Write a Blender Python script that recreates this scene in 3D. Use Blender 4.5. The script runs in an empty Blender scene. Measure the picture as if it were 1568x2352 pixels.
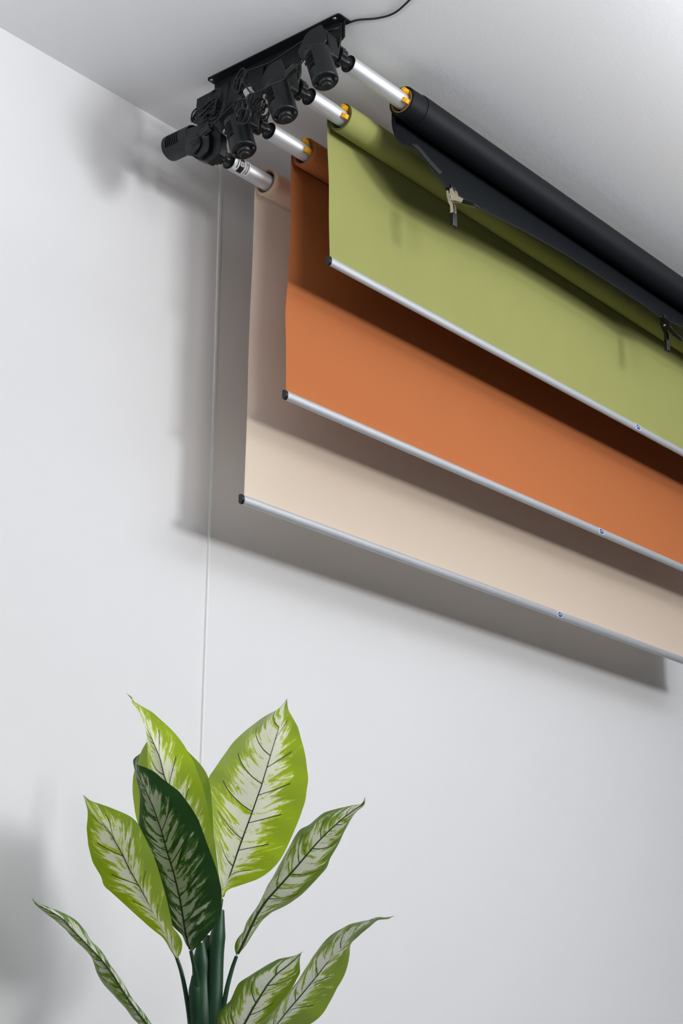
import bpy, bmesh, math, random
from mathutils import Vector, Matrix, noise
random.seed(4)
SC = bpy.context.scene
COL = SC.collection
# ------------------------------------------------------------------ camera, world, lights
cam_d = bpy.data.cameras.new('camera')
cam = bpy.data.objects.new('camera', cam_d); COL.objects.link(cam)
cam_d.sensor_fit = 'VERTICAL'; cam_d.sensor_height = 36.0; cam_d.sensor_width = 24.0
cam_d.lens = 60.699; cam_d.clip_start = 0.05; cam_d.clip_end = 100
cx, cy, cz = (0.64188412, -0.76678547, 0.00498268), (0.25266428, 0.20536386, -0.94550856), (0.72397896, 0.60816588, 0.3255591)
cam.matrix_world = Matrix(((cx[0], -cy[0], -cz[0], 0.0), (cx[1], -cy[1], -cz[1], -3.451), (cx[2], -cy[2], -cz[2], 1.05), (0, 0, 0, 1)))
SC.camera = cam
W = bpy.data.worlds.new('world'); SC.world = W; W.use_nodes = True
W.node_tree.nodes['Background'].inputs[0].default_value = (1.0, 0.97, 0.93, 1)
W.node_tree.nodes['Background'].inputs[1].default_value = 0.03
def area(name, loc, target, sx, sy, power, col):
    d = bpy.data.lights.new(name, 'AREA'); d.shape = 'RECTANGLE'; d.size = sx; d.size_y = sy
    d.energy = power; d.color = col
    o = bpy.data.objects.new(name, d); COL.objects.link(o); o.location = loc
    o.rotation_euler = (Vector(target) - Vector(loc)).to_track_quat('-Z', 'Y').to_euler()
    return o
area('studio_softbox_light', (4.1, -6.2, 3.48), (3.6, 0, 2.3), 1.2, 0.7, 132, (0.97, 0.985, 1.0))
area('studio_fill_light', (2.3, -4.8, 3.4), (3.6, 0, 2.6), 1.4, 0.8, 34, (1.0, 0.985, 0.97))
area('added_ceiling_uplight', (4.6, -2.95, 3.32), (4.6, -2.94, 4.0), 3.2, 1.4, 104, (0.95, 0.97, 1.0))  # added out-of-view panel facing up, brightens the ceiling right of the bracket
area('added_corner_uplight', (0.8, -1.5, 3.0), (0.8, -1.49, 4.0), 1.0, 1.0, 46, (0.95, 0.97, 1.0))  # second added uplight, out of view, lifts the left part of the ceiling
SC.view_settings.view_transform = 'Standard'; SC.view_settings.look = 'None'
SC.view_settings.exposure = 0.0; SC.view_settings.gamma = 1.0
SC.view_settings.use_curve_mapping = False
# ------------------------------------------------------------------ measured shapes (metres)
LEAVES = {"tall":[[[2.7133,-0.5161,1.9636],[2.7408,-0.5115,1.9498],[2.7623,-0.5071,1.9319],[2.7823,-0.5029,1.9128],[2.7995,-0.4971,1.8923],[2.8134,-0.4891,1.8703],[2.8245,-0.4794,1.8477],[2.8346,-0.4698,1.8249],[2.8458,-0.4624,1.802],[2.858,-0.4572,1.7792],[2.8698,-0.4525,1.7562],[2.8824,-0.4499,1.7336],[2.8952,-0.4486,1.711],[2.9073,-0.4478,1.6883],[2.921,-0.4498,1.6666],[2.9346,-0.4528,1.6451],[2.9476,-0.4565,1.6234],[2.96,-0.4606,1.6017],[2.9746,-0.4685,1.5824],[2.9886,-0.477,1.563],[3.0019,-0.4862,1.5436],[3.0157,-0.4975,1.5258],[3.0294,-0.5112,1.5094],[3.0402,-0.529,1.4937]],[[2.7133,-0.5161,1.9636],[2.7322,-0.5204,1.9479],[2.7487,-0.5217,1.9294],[2.7644,-0.5221,1.91],[2.7798,-0.5223,1.8903],[2.7948,-0.5224,1.8703],[2.8094,-0.5222,1.85],[2.8239,-0.522,1.8296],[2.8361,-0.5196,1.808],[2.8478,-0.5167,1.7861],[2.8624,-0.5172,1.7658],[2.8772,-0.5181,1.7455],[2.8918,-0.5191,1.7252],[2.9062,-0.52,1.7047],[2.9204,-0.521,1.6841],[2.9346,-0.522,1.6634],[2.9485,-0.523,1.6426],[2.9624,-0.5242,1.6218],[2.9762,-0.5254,1.6009],[2.9899,-0.5267,1.58],[3.0028,-0.5274,1.5586],[3.0157,-0.5282,1.5372],[3.0282,-0.5288,1.5156],[3.0402,-0.529,1.4937]],[[2.7133,-0.5161,1.9636],[2.7069,-0.5496,1.939],[2.7123,-0.5752,1.9227],[2.7206,-0.5985,1.9083],[2.7293,-0.6172,1.8905],[2.7394,-0.6342,1.8731],[2.7501,-0.6486,1.8549],[2.7611,-0.66,1.8354],[2.7719,-0.6682,1.8146],[2.7838,-0.6748,1.7941],[2.7946,-0.6771,1.7721],[2.8068,-0.6781,1.7504],[2.8197,-0.677,1.7287],[2.8324,-0.6727,1.7066],[2.8464,-0.6671,1.6848],[2.8619,-0.6603,1.6631],[2.8789,-0.6522,1.6417],[2.8966,-0.6421,1.6203],[2.9149,-0.6296,1.5987],[2.9347,-0.6158,1.5773],[2.9563,-0.6006,1.5559],[2.98,-0.5835,1.5347],[3.006,-0.5629,1.5137],[3.0402,-0.529,1.4937]]],"big":[[[2.8838,-0.8688,1.9314],[2.9205,-0.8201,1.9239],[2.9368,-0.7769,1.9214],[2.9496,-0.7369,1.9171],[2.9614,-0.6997,1.9094],[2.9711,-0.6644,1.9006],[2.98,-0.6313,1.8896],[2.988,-0.6006,1.8768],[2.9964,-0.5732,1.8611],[3.0031,-0.5474,1.8446],[3.0085,-0.5236,1.8272],[3.0122,-0.5014,1.8091],[3.0202,-0.4865,1.7876],[3.0284,-0.4751,1.7649],[3.0408,-0.4715,1.7422],[3.0514,-0.4697,1.719],[3.0602,-0.4695,1.6955],[3.0672,-0.4709,1.6715],[3.0724,-0.4741,1.6473],[3.075,-0.4783,1.6225],[3.0755,-0.4845,1.5975],[3.0727,-0.492,1.5721],[3.0649,-0.5016,1.5461],[3.0458,-0.5242,1.5186]],[[2.8838,-0.8688,1.9314],[2.8935,-0.8551,1.914],[2.9023,-0.8405,1.8968],[2.9102,-0.8253,1.8797],[2.9181,-0.8101,1.8625],[2.9259,-0.795,1.8452],[2.9338,-0.78,1.8277],[2.9417,-0.7652,1.8101],[2.9494,-0.7504,1.7923],[2.9571,-0.7356,1.7745],[2.9646,-0.7208,1.7566],[2.9714,-0.7054,1.7388],[2.9781,-0.6901,1.721],[2.9848,-0.6748,1.703],[2.9911,-0.6594,1.685],[2.9974,-0.644,1.6669],[3.0036,-0.6287,1.6488],[3.0097,-0.6135,1.6305],[3.0162,-0.5987,1.6119],[3.0226,-0.584,1.5933],[3.029,-0.5694,1.5745],[3.0352,-0.5548,1.5557],[3.0407,-0.5396,1.5371],[3.0458,-0.5242,1.5186]],[[2.8838,-0.8688,1.9314],[2.8643,-0.8903,1.9006],[2.8631,-0.9067,1.8766],[2.8653,-0.9198,1.8538],[2.8671,-0.9271,1.83],[2.8709,-0.9326,1.8069],[2.8756,-0.9354,1.784],[2.8806,-0.9349,1.7612],[2.8873,-0.9328,1.7388],[2.892,-0.925,1.7169],[2.8984,-0.9156,1.6953],[2.9037,-0.9017,1.6749],[2.9104,-0.8858,1.6551],[2.9177,-0.8673,1.6359],[2.9267,-0.8472,1.6171],[2.937,-0.825,1.5987],[2.948,-0.8004,1.5812],[2.958,-0.7715,1.5659],[2.9675,-0.7391,1.5539],[2.9763,-0.7029,1.5453],[2.9853,-0.6636,1.5406],[2.9962,-0.6215,1.5371],[3.0109,-0.5762,1.5324],[3.0458,-0.5242,1.5186]]],"back":[[[2.998,-0.3585,1.9492],[2.9967,-0.3338,1.9397],[2.9902,-0.3146,1.9285],[2.9864,-0.2998,1.9127],[2.9841,-0.2879,1.894],[2.9828,-0.2784,1.8742],[2.9821,-0.271,1.8534],[2.9817,-0.2654,1.8322],[2.9834,-0.2631,1.8103],[2.9856,-0.2629,1.7884],[2.9886,-0.265,1.7665],[2.991,-0.2683,1.7445],[2.9943,-0.2739,1.7228],[2.9986,-0.2824,1.7023],[3.0045,-0.2943,1.6833],[3.0095,-0.307,1.6642],[3.0137,-0.3204,1.645],[3.0186,-0.3366,1.6278],[3.0239,-0.3551,1.6124],[3.0283,-0.3744,1.5969],[3.0317,-0.3946,1.5813],[3.0342,-0.4161,1.5664],[3.037,-0.4424,1.558],[3.0342,-0.4739,1.5488]],[[2.998,-0.3585,1.9492],[2.9991,-0.3617,1.9308],[3.0001,-0.3649,1.9124],[3.0011,-0.3682,1.894],[3.002,-0.3716,1.8757],[3.0027,-0.3748,1.8574],[3.0029,-0.3777,1.8391],[3.0031,-0.3806,1.8208],[3.0031,-0.3836,1.8026],[3.0032,-0.3866,1.7844],[3.0037,-0.3902,1.7664],[3.0049,-0.3948,1.7487],[3.0062,-0.3994,1.731],[3.0073,-0.404,1.7133],[3.0084,-0.4088,1.6957],[3.0099,-0.414,1.6784],[3.0132,-0.4214,1.662],[3.0164,-0.4288,1.6457],[3.0196,-0.4362,1.6294],[3.0226,-0.4437,1.6132],[3.0257,-0.4512,1.597],[3.0286,-0.4587,1.5809],[3.0315,-0.4663,1.5648],[3.0342,-0.4739,1.5488]],[[2.998,-0.3585,1.9492],[2.9927,-0.3837,1.9307],[2.9925,-0.4035,1.9139],[2.9936,-0.4218,1.8976],[2.9956,-0.4391,1.8816],[2.9984,-0.4558,1.8662],[3.0019,-0.4719,1.8512],[3.0052,-0.4861,1.8353],[3.008,-0.498,1.8181],[3.0088,-0.5062,1.7995],[3.0089,-0.5121,1.7803],[3.0085,-0.516,1.7611],[3.0083,-0.5188,1.742],[3.0088,-0.521,1.7231],[3.0096,-0.5222,1.7045],[3.0112,-0.5227,1.686],[3.0134,-0.5226,1.6677],[3.0157,-0.5212,1.6496],[3.0171,-0.5175,1.6317],[3.0192,-0.5131,1.6139],[3.0221,-0.5079,1.5963],[3.026,-0.5018,1.5789],[3.0287,-0.4916,1.5629],[3.0342,-0.4739,1.5488]]],"left":[[[2.6922,-0.4083,1.7341],[2.6954,-0.4145,1.7148],[2.6996,-0.4181,1.6967],[2.701,-0.418,1.6767],[2.7015,-0.4163,1.6569],[2.7048,-0.4168,1.6372],[2.7085,-0.4172,1.6177],[2.7143,-0.4192,1.5987],[2.7209,-0.4216,1.5801],[2.7305,-0.4266,1.5636],[2.7404,-0.4315,1.5472],[2.7479,-0.4335,1.5288],[2.7613,-0.4414,1.5161],[2.7751,-0.4493,1.5037],[2.7891,-0.4569,1.491],[2.8032,-0.4643,1.4784],[2.8175,-0.4715,1.4658],[2.8322,-0.4785,1.4534],[2.847,-0.4854,1.441],[2.8625,-0.4925,1.4294],[2.8783,-0.4995,1.4178],[2.8914,-0.5027,1.4023],[2.9044,-0.5046,1.386],[2.921,-0.5065,1.3716]],[[2.6922,-0.4083,1.7341],[2.7023,-0.4113,1.718],[2.7139,-0.4161,1.7034],[2.7261,-0.4216,1.6893],[2.7379,-0.4269,1.675],[2.7495,-0.4321,1.6604],[2.7609,-0.4372,1.6457],[2.7712,-0.4412,1.6299],[2.7815,-0.4453,1.6141],[2.7913,-0.449,1.598],[2.8003,-0.452,1.5813],[2.8098,-0.4557,1.5651],[2.82,-0.4601,1.5494],[2.83,-0.4646,1.5336],[2.8398,-0.4689,1.5176],[2.8494,-0.4733,1.5017],[2.8591,-0.4777,1.4857],[2.8691,-0.4827,1.4702],[2.8792,-0.488,1.4548],[2.8884,-0.4923,1.4387],[2.8964,-0.4955,1.4217],[2.9043,-0.4988,1.4048],[2.9123,-0.5023,1.388],[2.921,-0.5065,1.3716]],[[2.6922,-0.4083,1.7341],[2.683,-0.444,1.7157],[2.6846,-0.4719,1.7058],[2.6887,-0.4971,1.6971],[2.6944,-0.5199,1.6879],[2.7013,-0.541,1.6786],[2.7091,-0.5597,1.6677],[2.7154,-0.5737,1.6529],[2.7203,-0.583,1.6343],[2.7265,-0.5909,1.616],[2.7335,-0.5971,1.5977],[2.7418,-0.6019,1.5797],[2.7501,-0.6041,1.5612],[2.7591,-0.6044,1.5427],[2.7693,-0.6033,1.5244],[2.7807,-0.6007,1.5061],[2.7929,-0.5964,1.4879],[2.8063,-0.5905,1.4698],[2.8207,-0.5831,1.4516],[2.8368,-0.5745,1.4337],[2.8596,-0.57,1.4196],[2.8812,-0.5605,1.4042],[2.8988,-0.5411,1.386],[2.921,-0.5065,1.3716]]],"dark":[[[2.7209,-0.5646,1.816],[2.7188,-0.5441,1.8037],[2.7294,-0.5379,1.7844],[2.7405,-0.5334,1.765],[2.7519,-0.5301,1.7458],[2.7617,-0.526,1.7261],[2.7684,-0.5197,1.7058],[2.7745,-0.5134,1.6855],[2.7797,-0.507,1.665],[2.7847,-0.5009,1.6445],[2.7937,-0.4996,1.6245],[2.8027,-0.499,1.6046],[2.8149,-0.5024,1.5866],[2.8268,-0.5062,1.5686],[2.8388,-0.511,1.5509],[2.8496,-0.5151,1.5326],[2.8578,-0.5172,1.5128],[2.8642,-0.5181,1.4924],[2.8686,-0.5178,1.4715],[2.8769,-0.5222,1.4522],[2.8879,-0.5306,1.4363],[2.9,-0.541,1.422],[2.9069,-0.5471,1.4027],[2.9142,-0.558,1.3852]],[[2.7209,-0.5646,1.816],[2.7211,-0.555,1.7975],[2.7257,-0.5499,1.7794],[2.7374,-0.5517,1.7619],[2.7489,-0.5535,1.7444],[2.76,-0.555,1.7265],[2.7711,-0.5566,1.7087],[2.7817,-0.5577,1.6906],[2.7916,-0.5583,1.672],[2.8014,-0.559,1.6535],[2.8105,-0.5591,1.6346],[2.8193,-0.5589,1.6156],[2.8282,-0.5591,1.5967],[2.8374,-0.5597,1.5778],[2.8465,-0.5603,1.559],[2.8547,-0.5602,1.5399],[2.8627,-0.56,1.5206],[2.8706,-0.5598,1.5013],[2.8775,-0.5588,1.4818],[2.8843,-0.5578,1.4622],[2.8911,-0.5569,1.4427],[2.898,-0.5562,1.4232],[2.9052,-0.5561,1.4038],[2.9142,-0.558,1.3852]],[[2.7209,-0.5646,1.816],[2.7106,-0.5643,1.7914],[2.7217,-0.5805,1.7828],[2.7363,-0.5974,1.7721],[2.7497,-0.6107,1.7568],[2.7642,-0.6241,1.7426],[2.7789,-0.6369,1.7284],[2.7919,-0.646,1.71],[2.8046,-0.6538,1.6909],[2.817,-0.6601,1.6711],[2.8277,-0.6636,1.6497],[2.8382,-0.6657,1.6279],[2.8491,-0.6675,1.6063],[2.8609,-0.6691,1.5849],[2.8727,-0.6699,1.5635],[2.8837,-0.6689,1.5414],[2.8948,-0.667,1.5194],[2.9028,-0.6609,1.4966],[2.9105,-0.6536,1.474],[2.9149,-0.6418,1.4519],[2.9142,-0.6242,1.4334],[2.9125,-0.6043,1.4165],[2.9118,-0.5834,1.3996],[2.9142,-0.558,1.3852]]],"low":[[[2.5571,-0.4063,1.4874],[2.5788,-0.3982,1.4723],[2.6018,-0.3982,1.4611],[2.6242,-0.3995,1.4501],[2.6454,-0.401,1.4379],[2.666,-0.4031,1.4252],[2.6855,-0.4053,1.4115],[2.7053,-0.4088,1.3989],[2.7237,-0.4119,1.3846],[2.7396,-0.4136,1.3682],[2.7517,-0.4126,1.3489],[2.7633,-0.4121,1.3295],[2.7772,-0.415,1.3124],[2.7927,-0.4206,1.2971],[2.8083,-0.4273,1.2823],[2.8234,-0.4347,1.2678],[2.8361,-0.4407,1.2507],[2.8488,-0.4476,1.2343],[2.8628,-0.4572,1.2204],[2.8751,-0.4661,1.2046],[2.8868,-0.4756,1.1889],[2.8987,-0.4868,1.1745],[2.9102,-0.4997,1.161],[2.9182,-0.516,1.1475]],[[2.5571,-0.4063,1.4874],[2.5723,-0.4091,1.4731],[2.5915,-0.4162,1.4645],[2.6107,-0.4234,1.4556],[2.6292,-0.43,1.4453],[2.6458,-0.4346,1.4311],[2.6624,-0.4392,1.4168],[2.6789,-0.444,1.4024],[2.6954,-0.4489,1.3882],[2.7121,-0.4542,1.3741],[2.7283,-0.4592,1.3596],[2.7438,-0.4634,1.3439],[2.7585,-0.4672,1.3276],[2.7722,-0.47,1.3102],[2.7862,-0.4732,1.2931],[2.8003,-0.4768,1.2762],[2.8147,-0.4808,1.2596],[2.8294,-0.4853,1.2433],[2.8441,-0.4899,1.2271],[2.8589,-0.4947,1.211],[2.8736,-0.4997,1.1949],[2.8884,-0.5049,1.179],[2.9033,-0.5104,1.1632],[2.9182,-0.516,1.1475]],[[2.5571,-0.4063,1.4874],[2.583,-0.399,1.4759],[2.6091,-0.4004,1.4708],[2.6343,-0.4035,1.4665],[2.6585,-0.4069,1.4599],[2.6813,-0.4101,1.4503],[2.7021,-0.4123,1.4375],[2.7205,-0.4134,1.4219],[2.7355,-0.4122,1.4034],[2.7529,-0.4147,1.3875],[2.7688,-0.417,1.3705],[2.7835,-0.4192,1.3527],[2.7988,-0.4234,1.3361],[2.8126,-0.4274,1.3185],[2.8255,-0.4316,1.3005],[2.8393,-0.4381,1.2839],[2.8524,-0.4452,1.2673],[2.8649,-0.453,1.2506],[2.8769,-0.4615,1.234],[2.8883,-0.4707,1.2174],[2.899,-0.4807,1.2008],[2.9083,-0.491,1.1838],[2.9153,-0.5015,1.1657],[2.9182,-0.516,1.1475]]],"mid":[[[3.163,-0.8717,1.7444],[3.1713,-0.855,1.7286],[3.1642,-0.8311,1.7272],[3.1564,-0.8081,1.7236],[3.1479,-0.7857,1.7191],[3.1393,-0.7642,1.7131],[3.1331,-0.7451,1.7002],[3.1271,-0.7271,1.686],[3.1181,-0.7079,1.6762],[3.1142,-0.694,1.6593],[3.1115,-0.6821,1.6396],[3.108,-0.6705,1.6199],[3.1041,-0.6594,1.6001],[3.0996,-0.6489,1.5802],[3.0945,-0.639,1.5603],[3.0891,-0.6299,1.5401],[3.084,-0.6221,1.5194],[3.0776,-0.614,1.4992],[3.0688,-0.6048,1.4803],[3.0592,-0.596,1.4617],[3.0525,-0.5912,1.4405],[3.0412,-0.5836,1.4233],[3.0337,-0.5817,1.4037],[3.0306,-0.5912,1.3813]],[[3.163,-0.8717,1.7444],[3.1632,-0.8647,1.7274],[3.1549,-0.8487,1.7155],[3.1468,-0.833,1.7032],[3.1388,-0.8176,1.6905],[3.1315,-0.8029,1.6767],[3.1243,-0.7884,1.6627],[3.1174,-0.7743,1.648],[3.111,-0.7608,1.6328],[3.105,-0.7478,1.617],[3.0989,-0.7349,1.6012],[3.0927,-0.7221,1.5854],[3.0863,-0.7092,1.5697],[3.0797,-0.6962,1.5543],[3.0729,-0.6833,1.5388],[3.0661,-0.6705,1.5234],[3.0592,-0.6578,1.508],[3.054,-0.6467,1.4909],[3.0492,-0.6362,1.4734],[3.0456,-0.627,1.4549],[3.0421,-0.6181,1.4363],[3.0388,-0.6096,1.4176],[3.0353,-0.6009,1.3991],[3.0306,-0.5912,1.3813]],[[3.163,-0.8717,1.7444],[3.1764,-0.8572,1.7283],[3.1764,-0.8365,1.7154],[3.1773,-0.819,1.6998],[3.179,-0.8038,1.6823],[3.1802,-0.7896,1.6644],[3.1816,-0.7769,1.6457],[3.1809,-0.7633,1.6278],[3.1794,-0.7501,1.61],[3.1798,-0.7402,1.5902],[3.1748,-0.7262,1.5742],[3.1686,-0.7121,1.5586],[3.1615,-0.6984,1.5432],[3.1534,-0.685,1.5281],[3.1432,-0.6709,1.5151],[3.1315,-0.6568,1.5033],[3.1183,-0.6425,1.4934],[3.1044,-0.6289,1.4835],[3.0919,-0.6177,1.4706],[3.0824,-0.6104,1.4525],[3.0722,-0.6038,1.4344],[3.0612,-0.5981,1.4162],[3.0482,-0.5928,1.3987],[3.0306,-0.5912,1.3813]]],"droop":[[[3.0479,-1.0505,1.4473],[3.0547,-1.0206,1.4436],[3.0549,-0.9941,1.4451],[3.0538,-0.9687,1.4432],[3.0518,-0.9442,1.4403],[3.0489,-0.9203,1.4367],[3.0467,-0.8982,1.428],[3.0438,-0.8769,1.419],[3.0419,-0.8578,1.4066],[3.0408,-0.8409,1.392],[3.04,-0.8258,1.3759],[3.0388,-0.8117,1.3595],[3.037,-0.7984,1.3427],[3.0346,-0.7859,1.3258],[3.0314,-0.7742,1.3088],[3.0263,-0.7619,1.2929],[3.0197,-0.7495,1.2777],[3.0124,-0.7378,1.2625],[3.0042,-0.7267,1.2474],[2.9947,-0.7158,1.2329],[2.9863,-0.7077,1.2166],[2.9791,-0.7028,1.1983],[2.974,-0.703,1.1789],[2.9665,-0.7106,1.1587]],[[3.0479,-1.0505,1.4473],[3.0421,-1.0323,1.4412],[3.0351,-1.0138,1.441],[3.0308,-0.997,1.4305],[3.027,-0.9808,1.4191],[3.0236,-0.9653,1.4067],[3.0198,-0.9494,1.3947],[3.0158,-0.9335,1.383],[3.0119,-0.9177,1.3711],[3.0079,-0.902,1.3589],[3.0048,-0.8874,1.3456],[3.0027,-0.8739,1.3308],[3.0002,-0.8601,1.3165],[2.9974,-0.8462,1.3023],[2.9946,-0.8323,1.2881],[2.9917,-0.8185,1.2739],[2.9884,-0.8044,1.2599],[2.9854,-0.7907,1.2457],[2.9827,-0.7775,1.2309],[2.9797,-0.7641,1.2164],[2.9764,-0.7505,1.2021],[2.973,-0.737,1.1878],[2.9698,-0.7238,1.1733],[2.9665,-0.7106,1.1587]],[[3.0479,-1.0505,1.4473],[3.0225,-1.0471,1.438],[3.0036,-1.0376,1.4347],[2.9896,-1.0286,1.4218],[2.9772,-1.0187,1.4089],[2.9659,-1.0081,1.3959],[2.9576,-0.9989,1.382],[2.9573,-0.9967,1.3627],[2.9571,-0.9927,1.3437],[2.9564,-0.9864,1.3253],[2.9549,-0.9772,1.3082],[2.9527,-0.9655,1.2921],[2.9524,-0.9541,1.2752],[2.9526,-0.9415,1.2587],[2.9534,-0.9277,1.2426],[2.9529,-0.9108,1.2292],[2.9511,-0.8907,1.2186],[2.9502,-0.8698,1.2081],[2.9501,-0.848,1.1975],[2.951,-0.8252,1.1869],[2.9516,-0.8003,1.1792],[2.9531,-0.7738,1.1723],[2.9564,-0.7455,1.1654],[2.9665,-0.7106,1.1587]]],"lower":[[[3.059,-0.7722,1.3859],[3.0628,-0.7534,1.3788],[3.0606,-0.7359,1.3757],[3.0571,-0.719,1.3739],[3.0531,-0.7029,1.371],[3.0495,-0.688,1.3648],[3.0454,-0.6736,1.3583],[3.0411,-0.6601,1.3509],[3.0363,-0.647,1.3435],[3.0312,-0.6346,1.3355],[3.0254,-0.6225,1.328],[3.0199,-0.6117,1.3196],[3.0169,-0.6042,1.3071],[3.0147,-0.5984,1.2936],[3.0116,-0.5928,1.2804],[3.005,-0.5847,1.27],[2.998,-0.5772,1.2593],[2.9913,-0.571,1.2478],[2.9896,-0.5708,1.2332],[2.9899,-0.5737,1.2189],[2.9908,-0.5785,1.2048],[2.9924,-0.5853,1.1915],[2.9947,-0.5951,1.1794],[2.9935,-0.6081,1.1671]],[[3.059,-0.7722,1.3859],[3.0557,-0.7641,1.377],[3.0519,-0.7554,1.3689],[3.048,-0.7467,1.3607],[3.0438,-0.7379,1.3529],[3.0392,-0.7287,1.3457],[3.0346,-0.7195,1.3385],[3.0309,-0.7112,1.33],[3.0276,-0.7034,1.3209],[3.0245,-0.6959,1.3115],[3.0222,-0.6893,1.3013],[3.0199,-0.6826,1.2912],[3.0176,-0.676,1.281],[3.0153,-0.6694,1.2708],[3.013,-0.663,1.2606],[3.0111,-0.657,1.2501],[3.0092,-0.651,1.2395],[3.0073,-0.645,1.229],[3.005,-0.6387,1.2187],[3.0026,-0.6324,1.2085],[3.0001,-0.626,1.1984],[2.9979,-0.62,1.188],[2.9957,-0.6141,1.1776],[2.9935,-0.6081,1.1671]],[[3.059,-0.7722,1.3859],[3.0636,-0.7615,1.3752],[3.0683,-0.7553,1.3638],[3.074,-0.7513,1.3517],[3.0788,-0.7473,1.3397],[3.0793,-0.7392,1.3288],[3.0795,-0.7315,1.3178],[3.0786,-0.7232,1.3074],[3.0771,-0.715,1.2971],[3.0754,-0.7071,1.2869],[3.0723,-0.6984,1.2776],[3.0689,-0.69,1.2683],[3.0652,-0.6819,1.259],[3.0612,-0.6742,1.2496],[3.0569,-0.6667,1.2402],[3.0523,-0.6596,1.2307],[3.0473,-0.6526,1.2215],[3.0419,-0.6458,1.2123],[3.0361,-0.6394,1.2031],[3.0301,-0.6332,1.1939],[3.0221,-0.6259,1.1871],[3.0137,-0.6189,1.1805],[3.0047,-0.6125,1.1738],[2.9935,-0.6081,1.1671]]]}
STALKS = {"right_sheath":[[[3.0109,-0.5557,1.4881],[3.0044,-0.5513,1.3977],[3.0009,-0.5536,1.3185],[2.9968,-0.5569,1.2287],[2.9983,-0.5535,1.1064]],0.0185],"mid":[[[2.9784,-0.5262,1.4121],[2.9855,-0.5244,1.3286],[2.9787,-0.5382,1.2285],[2.9852,-0.5399,1.1063]],0.022],"left_sheath":[[[2.9451,-0.5411,1.3354],[2.9575,-0.5343,1.278],[2.9696,-0.5289,1.2284],[2.9776,-0.5321,1.1063]],0.0155],"inner":[[[3.0099,-0.5177,1.4299],[3.0019,-0.5268,1.3294],[2.9993,-0.5307,1.2294],[2.9958,-0.5365,1.1065]],0.0225]}
PETIOLES = {"left":[[2.9192,-0.5053,1.3766],[2.9305,-0.5128,1.3407],[2.9456,-0.516,1.2877],[2.959,-0.5182,1.2282],[2.9734,-0.5279,1.1062]],"dark":[[2.9133,-0.5573,1.3874],[2.9287,-0.5549,1.3534],[2.9404,-0.5501,1.33],[2.9596,-0.5365,1.278]],"big":[[3.0457,-0.5242,1.5186],[3.0379,-0.5234,1.4721],[3.021,-0.5375,1.3796]],"mid":[[3.0308,-0.5915,1.3816],[3.0259,-0.5831,1.3531],[3.0164,-0.5757,1.3038],[3.008,-0.5685,1.2288],[3.0011,-0.5563,1.1065]],"tall":[[3.025,-0.5421,1.4922],[3.0185,-0.5408,1.4292],[3.0068,-0.5482,1.3485]],"back":[[3.0345,-0.4742,1.5489],[3.0157,-0.4991,1.4616],[2.9954,-0.5253,1.3785]],"low":[[2.9184,-0.5162,1.1479],[2.9528,-0.5351,1.0871],[2.9836,-0.5378,1.0311]],"droop":[[2.9662,-0.7103,1.1587],[2.9782,-0.6334,1.0871],[2.9958,-0.5648,1.0219]],"lower":[[2.9934,-0.608,1.1674],[2.9936,-0.5773,1.1062],[2.997,-0.5516,1.0499]]}
HOOKS = {"beige":[[-0.2114,3.9159],[-0.3463,3.9207],[-0.332,3.8459],[-0.3134,3.7405],[-0.3067,3.6965],[-0.2061,3.8389]],"brown":[[-0.3517,3.928],[-0.4022,3.9307],[-0.4824,3.9301],[-0.4793,3.8425],[-0.4676,3.773],[-0.4637,3.7147],[-0.3573,3.7701],[-0.3324,3.8363]],"green":[[-0.4971,3.8911],[-0.5724,3.9014],[-0.6231,3.8938],[-0.6251,3.8376],[-0.6117,3.7882],[-0.5802,3.7782],[-0.493,3.8368]],"black":[[-0.6772,3.9445],[-0.7641,3.9468],[-0.7756,3.9362],[-0.7747,3.8909],[-0.7649,3.8406],[-0.7116,3.8488],[-0.6652,3.9053]]}
LEFTGEAR = [[-0.2431,3.7666],[-0.3201,3.7597],[-0.3547,3.7369],[-0.3839,3.698],[-0.3846,3.6521],[-0.3782,3.6318],[-0.3316,3.6212],[-0.2883,3.6497],[-0.2499,3.6849]]
LEFTCYL = [[-0.2481,3.7435],[-0.1519,3.7435]]
TEARDROP = [[-0.7643,3.9025],[-0.7234,3.9006],[-0.705,3.8905],[-0.695,3.873],[-0.6788,3.8509],[-0.6939,3.8156],[-0.7368,3.8261],[-0.7693,3.8229],[-0.7832,3.8456],[-0.7809,3.8717]]
SUPPLY = [[3.1957,-1.0307,3.944],[3.2194,-0.9821,3.944],[3.24,-0.9122,3.944],[3.2281,-0.8593,3.944],[3.1994,-0.8115,3.944],[3.192,-0.7698,3.9427],[3.145,-0.7775,3.9013],[3.145,-0.7213,3.9087],[3.145,-0.6642,3.9134],[3.145,-0.5983,3.9042],[3.145,-0.5312,3.8964],[3.145,-0.4541,3.9039],[3.145,-0.4139,3.9134]]
CORD1 = [[3.042,-0.5158,3.7972],[3.042,-0.5545,3.7359],[3.042,-0.5796,3.7257],[3.042,-0.6287,3.728],[3.042,-0.6773,3.726],[3.042,-0.706,3.7349]]
PLUG1 = [[3.042,-0.6932,3.7347],[3.042,-0.7281,3.7479]]
CORD2 = [[3.068,-0.2864,3.6848],[3.068,-0.3179,3.6914],[3.068,-0.3491,3.698],[3.068,-0.3834,3.709],[3.068,-0.4375,3.7348],[3.068,-0.5045,3.7606]]
PLUG2 = [[3.066,-0.3493,3.697],[3.066,-0.382,3.7043]]
CORD3 = [[3.07,-0.7311,3.8168],[3.07,-0.7502,3.8198],[3.07,-0.771,3.8081],[3.07,-0.7316,3.7844],[3.07,-0.7127,3.7714],[3.07,-0.7001,3.7558]]
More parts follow.
